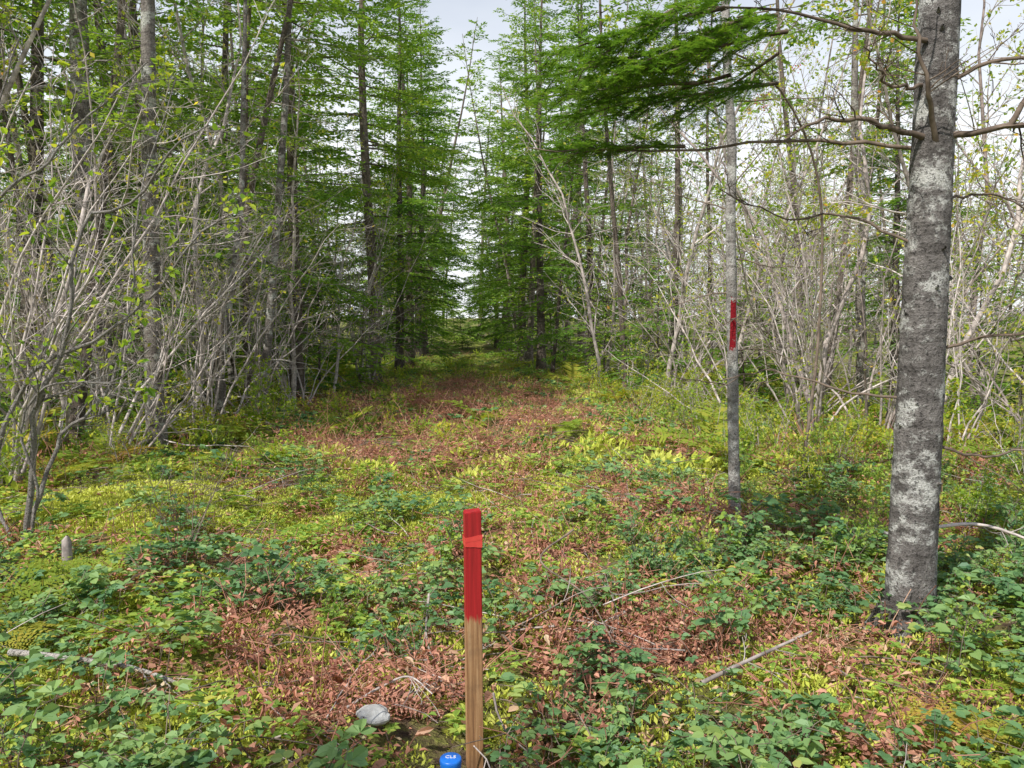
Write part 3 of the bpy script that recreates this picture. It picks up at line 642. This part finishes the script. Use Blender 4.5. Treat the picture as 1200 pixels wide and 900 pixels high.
mb=MB(); tube(mb,[(0,0,-.05),(.005,0,.12),(.0,.01,.2),(.01,.0,.235)],[.035,.03,.028,.006],9,0,.5,.12)
add_obj('broken_stump',mb.mesh('broken_stump',[M_alder]),(-2.72,4.6,float(H(-2.72,4.6))))
bm=bmesh.new(); bmesh.ops.create_icosphere(bm,subdivisions=3,radius=.05)
for v in bm.verts:
    k=1+.35*noise.noise(v.co*22)+.1*noise.noise(v.co*70); v.co=Vector((v.co.x*1.2*k,v.co.y*k,v.co.z*.55*k))
me=bpy.data.meshes.new('rock'); bm.to_mesh(me); bm.free(); me.materials.append(plain('pale_rock',(.35,.34,.32),(.6,.6,.58),25,.8,.5))
add_obj('rock',me,(-.5,2.68,float(H(-.5,2.68))+.09))

# ------------------------------------------------------------------ survey stake
stake=bpy.data.objects.new('survey_stake',None); scene.collection.objects.link(stake); stake.location=(-.131,2.6,0); stake.rotation_euler=(math.radians(.6),math.radians(-.5),math.radians(14))
bm=bmesh.new(); bmesh.ops.create_cube(bm,size=1)
for v in bm.verts: v.co=Vector((v.co.x*.056,v.co.y*.045,(v.co.z+.5)*1.03-.15))
bmesh.ops.subdivide_edges(bm,edges=[e for e in bm.edges if abs(e.verts[0].co.z-e.verts[1].co.z)>.5],cuts=30,use_grid_fill=True)
bmesh.ops.bevel(bm,geom=[e for e in bm.edges if len(e.link_faces)==2 and e.calc_face_angle(0)>1],offset=.003,segments=2,affect='EDGES')
for v in bm.verts:
    if v.co.z>.87: v.co.z+=.004*noise.noise(v.co*60)+.1*v.co.x
me=bpy.data.meshes.new('post'); bm.to_mesh(me); bm.free()
m,nt,out=newmat('stake_wood'); co=coord(nt); sp=nt.nodes.new('ShaderNodeSeparateXYZ'); nt.links.new(co,sp.inputs[0])
g1=noise_(nt,mapping(nt,co,(90,90,3)),1,5,.6); g2=noise_(nt,co,9,4,.6); g3=noise_(nt,mapping(nt,co,(120,120,14)),1,3)
wood=ramp(nt,[(.3,(.16,.075,.035)),(.5,(.38,.20,.09)),(.7,(.55,.34,.18))],g1)
wood=mix(nt,ramp(nt,[(.5,(0,0,0)),(.7,(.6,.6,.6))],g2),wood,(.18,.10,.055))
z=math_(nt,'ADD',sp.outputs[2],math_(nt,'MULTIPLY_ADD',g3,.09,-.045))
red=ramp(nt,[(.3,(.26,.006,.008)),(.7,(.48,.015,.018))],g1)
c=mix(nt,math_(nt,'MULTIPLY_ADD',z,45,-.495*45,clamp=True),wood,red)
p=nt.nodes.new('ShaderNodeBsdfPrincipled'); nt.links.new(c,p.inputs['Base Color']); p.inputs['Roughness'].default_value=.6
nt.links.new(bump(nt,g1,.5,.003),p.inputs['Normal']); nt.links.new(p.outputs[0],out.inputs[0]); me.materials.append(m)
add_obj('post',me,parent=stake)
mt=plain('flagging_tape',(.65,.04,.04),(.8,.10,.08),12,.35,.2)
for z0,h,t in ((.775,.020,.0),(.787,.018,.03),(.763,.012,-.03)):
    mb=MB(); w,d=.0295,.024
    ring=[(-w,-d),(w,-d),(w,d),(-w,d)]; v=[]
    for zz in (z0-h/2,z0+h/2):
        for k,(a,b) in enumerate(ring):
            for u in np.linspace(0,1,5)[:-1]:
                a2,b2=ring[(k+1)%4]; px=a+(a2-a)*u;py=b+(b2-b)*u; v.append((px*(1+t*.3),py*(1+abs(t)),zz+t*px*4+RN(0,.001)))
    f=[(i,(i+1)%16,16+(i+1)%16,16+i) for i in range(16)]
    mb.add(v,f,0,.5,False); add_obj('tape',mb.mesh('tape',[mt]),parent=stake)

cap=bpy.data.objects.new('survey_pin',None); scene.collection.objects.link(cap); cap.location=(-.205,2.47,-.015)
blue=plain('blue_plastic',(.01,.13,.6),(.02,.2,.7),30,.35,.05); white=plain('white_print',(.7,.7,.7),(.8,.8,.8),30,.5,.05); steel=plain('rusty_rod',(.12,.06,.04),(.25,.15,.1),40,.6,.4)
mb=MB(); th=np.arange(32)/32*2*np.pi
prof=[(.030,.03),(.035,.055),(.037,.075),(.036,.082),(.033,.085),(.001,.0865)]
v=np.array([[(r*math.cos(a),r*math.sin(a),zz) for a in th] for r,zz in prof]).reshape(-1,3)
f=[(i*32+j,i*32+(j+1)%32,(i+1)*32+(j+1)%32,(i+1)*32+j) for i in range(5) for j in range(32)]
mb.add(v,f,0,.5,True); add_obj('cap',mb.mesh('cap',[blue]),parent=cap)
mb=MB(); tube(mb,[(0,0,-.2),(0,0,.05)],[.009,.009],12); add_obj('rod',mb.mesh('rod',[steel]),parent=cap)
cu=bpy.data.curves.new('lettering','FONT'); cu.body='CLS'; cu.size=.022; cu.extrude=.0006; cu.align_x='CENTER'; cu.align_y='CENTER'; cu.materials.append(white)
o=bpy.data.objects.new('lettering',cu); scene.collection.objects.link(o); o.parent=cap; o.location=(0,0,.0872)

# ------------------------------------------------------------------ light, sky, camera
S=Vector((-.44,-.50,.78)).normalized()
el=math.asin(S.z); az=math.atan2(S.x,S.y)
sun=bpy.data.lights.new('sun','SUN'); sun.energy=5; sun.angle=math.radians(.5); sun.color=(1,.97,.9)
so=bpy.data.objects.new('sun',sun); scene.collection.objects.link(so); so.rotation_euler=S.to_track_quat('Z','Y').to_euler(); so.location=S*50
w=bpy.data.worlds.new('World'); scene.world=w; w.use_nodes=True; nt=w.node_tree
bg=nt.nodes['Background']; sk=nt.nodes.new('ShaderNodeTexSky'); sk.sky_type='NISHITA'; sk.sun_disc=False; sk.sun_elevation=el; sk.sun_rotation=az
sk.dust_density=1.; sk.air_density=1.; sk.ozone_density=1
gc=coord(nt,'Generated'); cn=noise_(nt,mapping(nt,gc,(1.5,1.5,4)),1.2,5,.6)
sp=nt.nodes.new('ShaderNodeSeparateXYZ'); nt.links.new(gc,sp.inputs[0])
hz=ramp(nt,[(.2,(.97,.97,.97)),(.6,(.10,.10,.10))],sp.outputs[2])
f=math_(nt,'MULTIPLY',hz,ramp(nt,[(.35,(.8,.8,.8)),(.6,(1,1,1))],cn))
nt.links.new(mix(nt,f,sk.outputs[0],(8.4,8.6,8.9)),bg.inputs[0]); bg.inputs[1].default_value=.135
cam=bpy.data.cameras.new('camera'); cam.lens=27; cam.sensor_width=36; cam.clip_end=1500
co=bpy.data.objects.new('camera',cam); scene.collection.objects.link(co); co.location=(0,0,1.5); co.rotation_euler=(math.radians(90-4.13),0,0)
scene.camera=co
scene.view_settings.view_transform='Standard'; scene.view_settings.look='None'; scene.view_settings.exposure=0
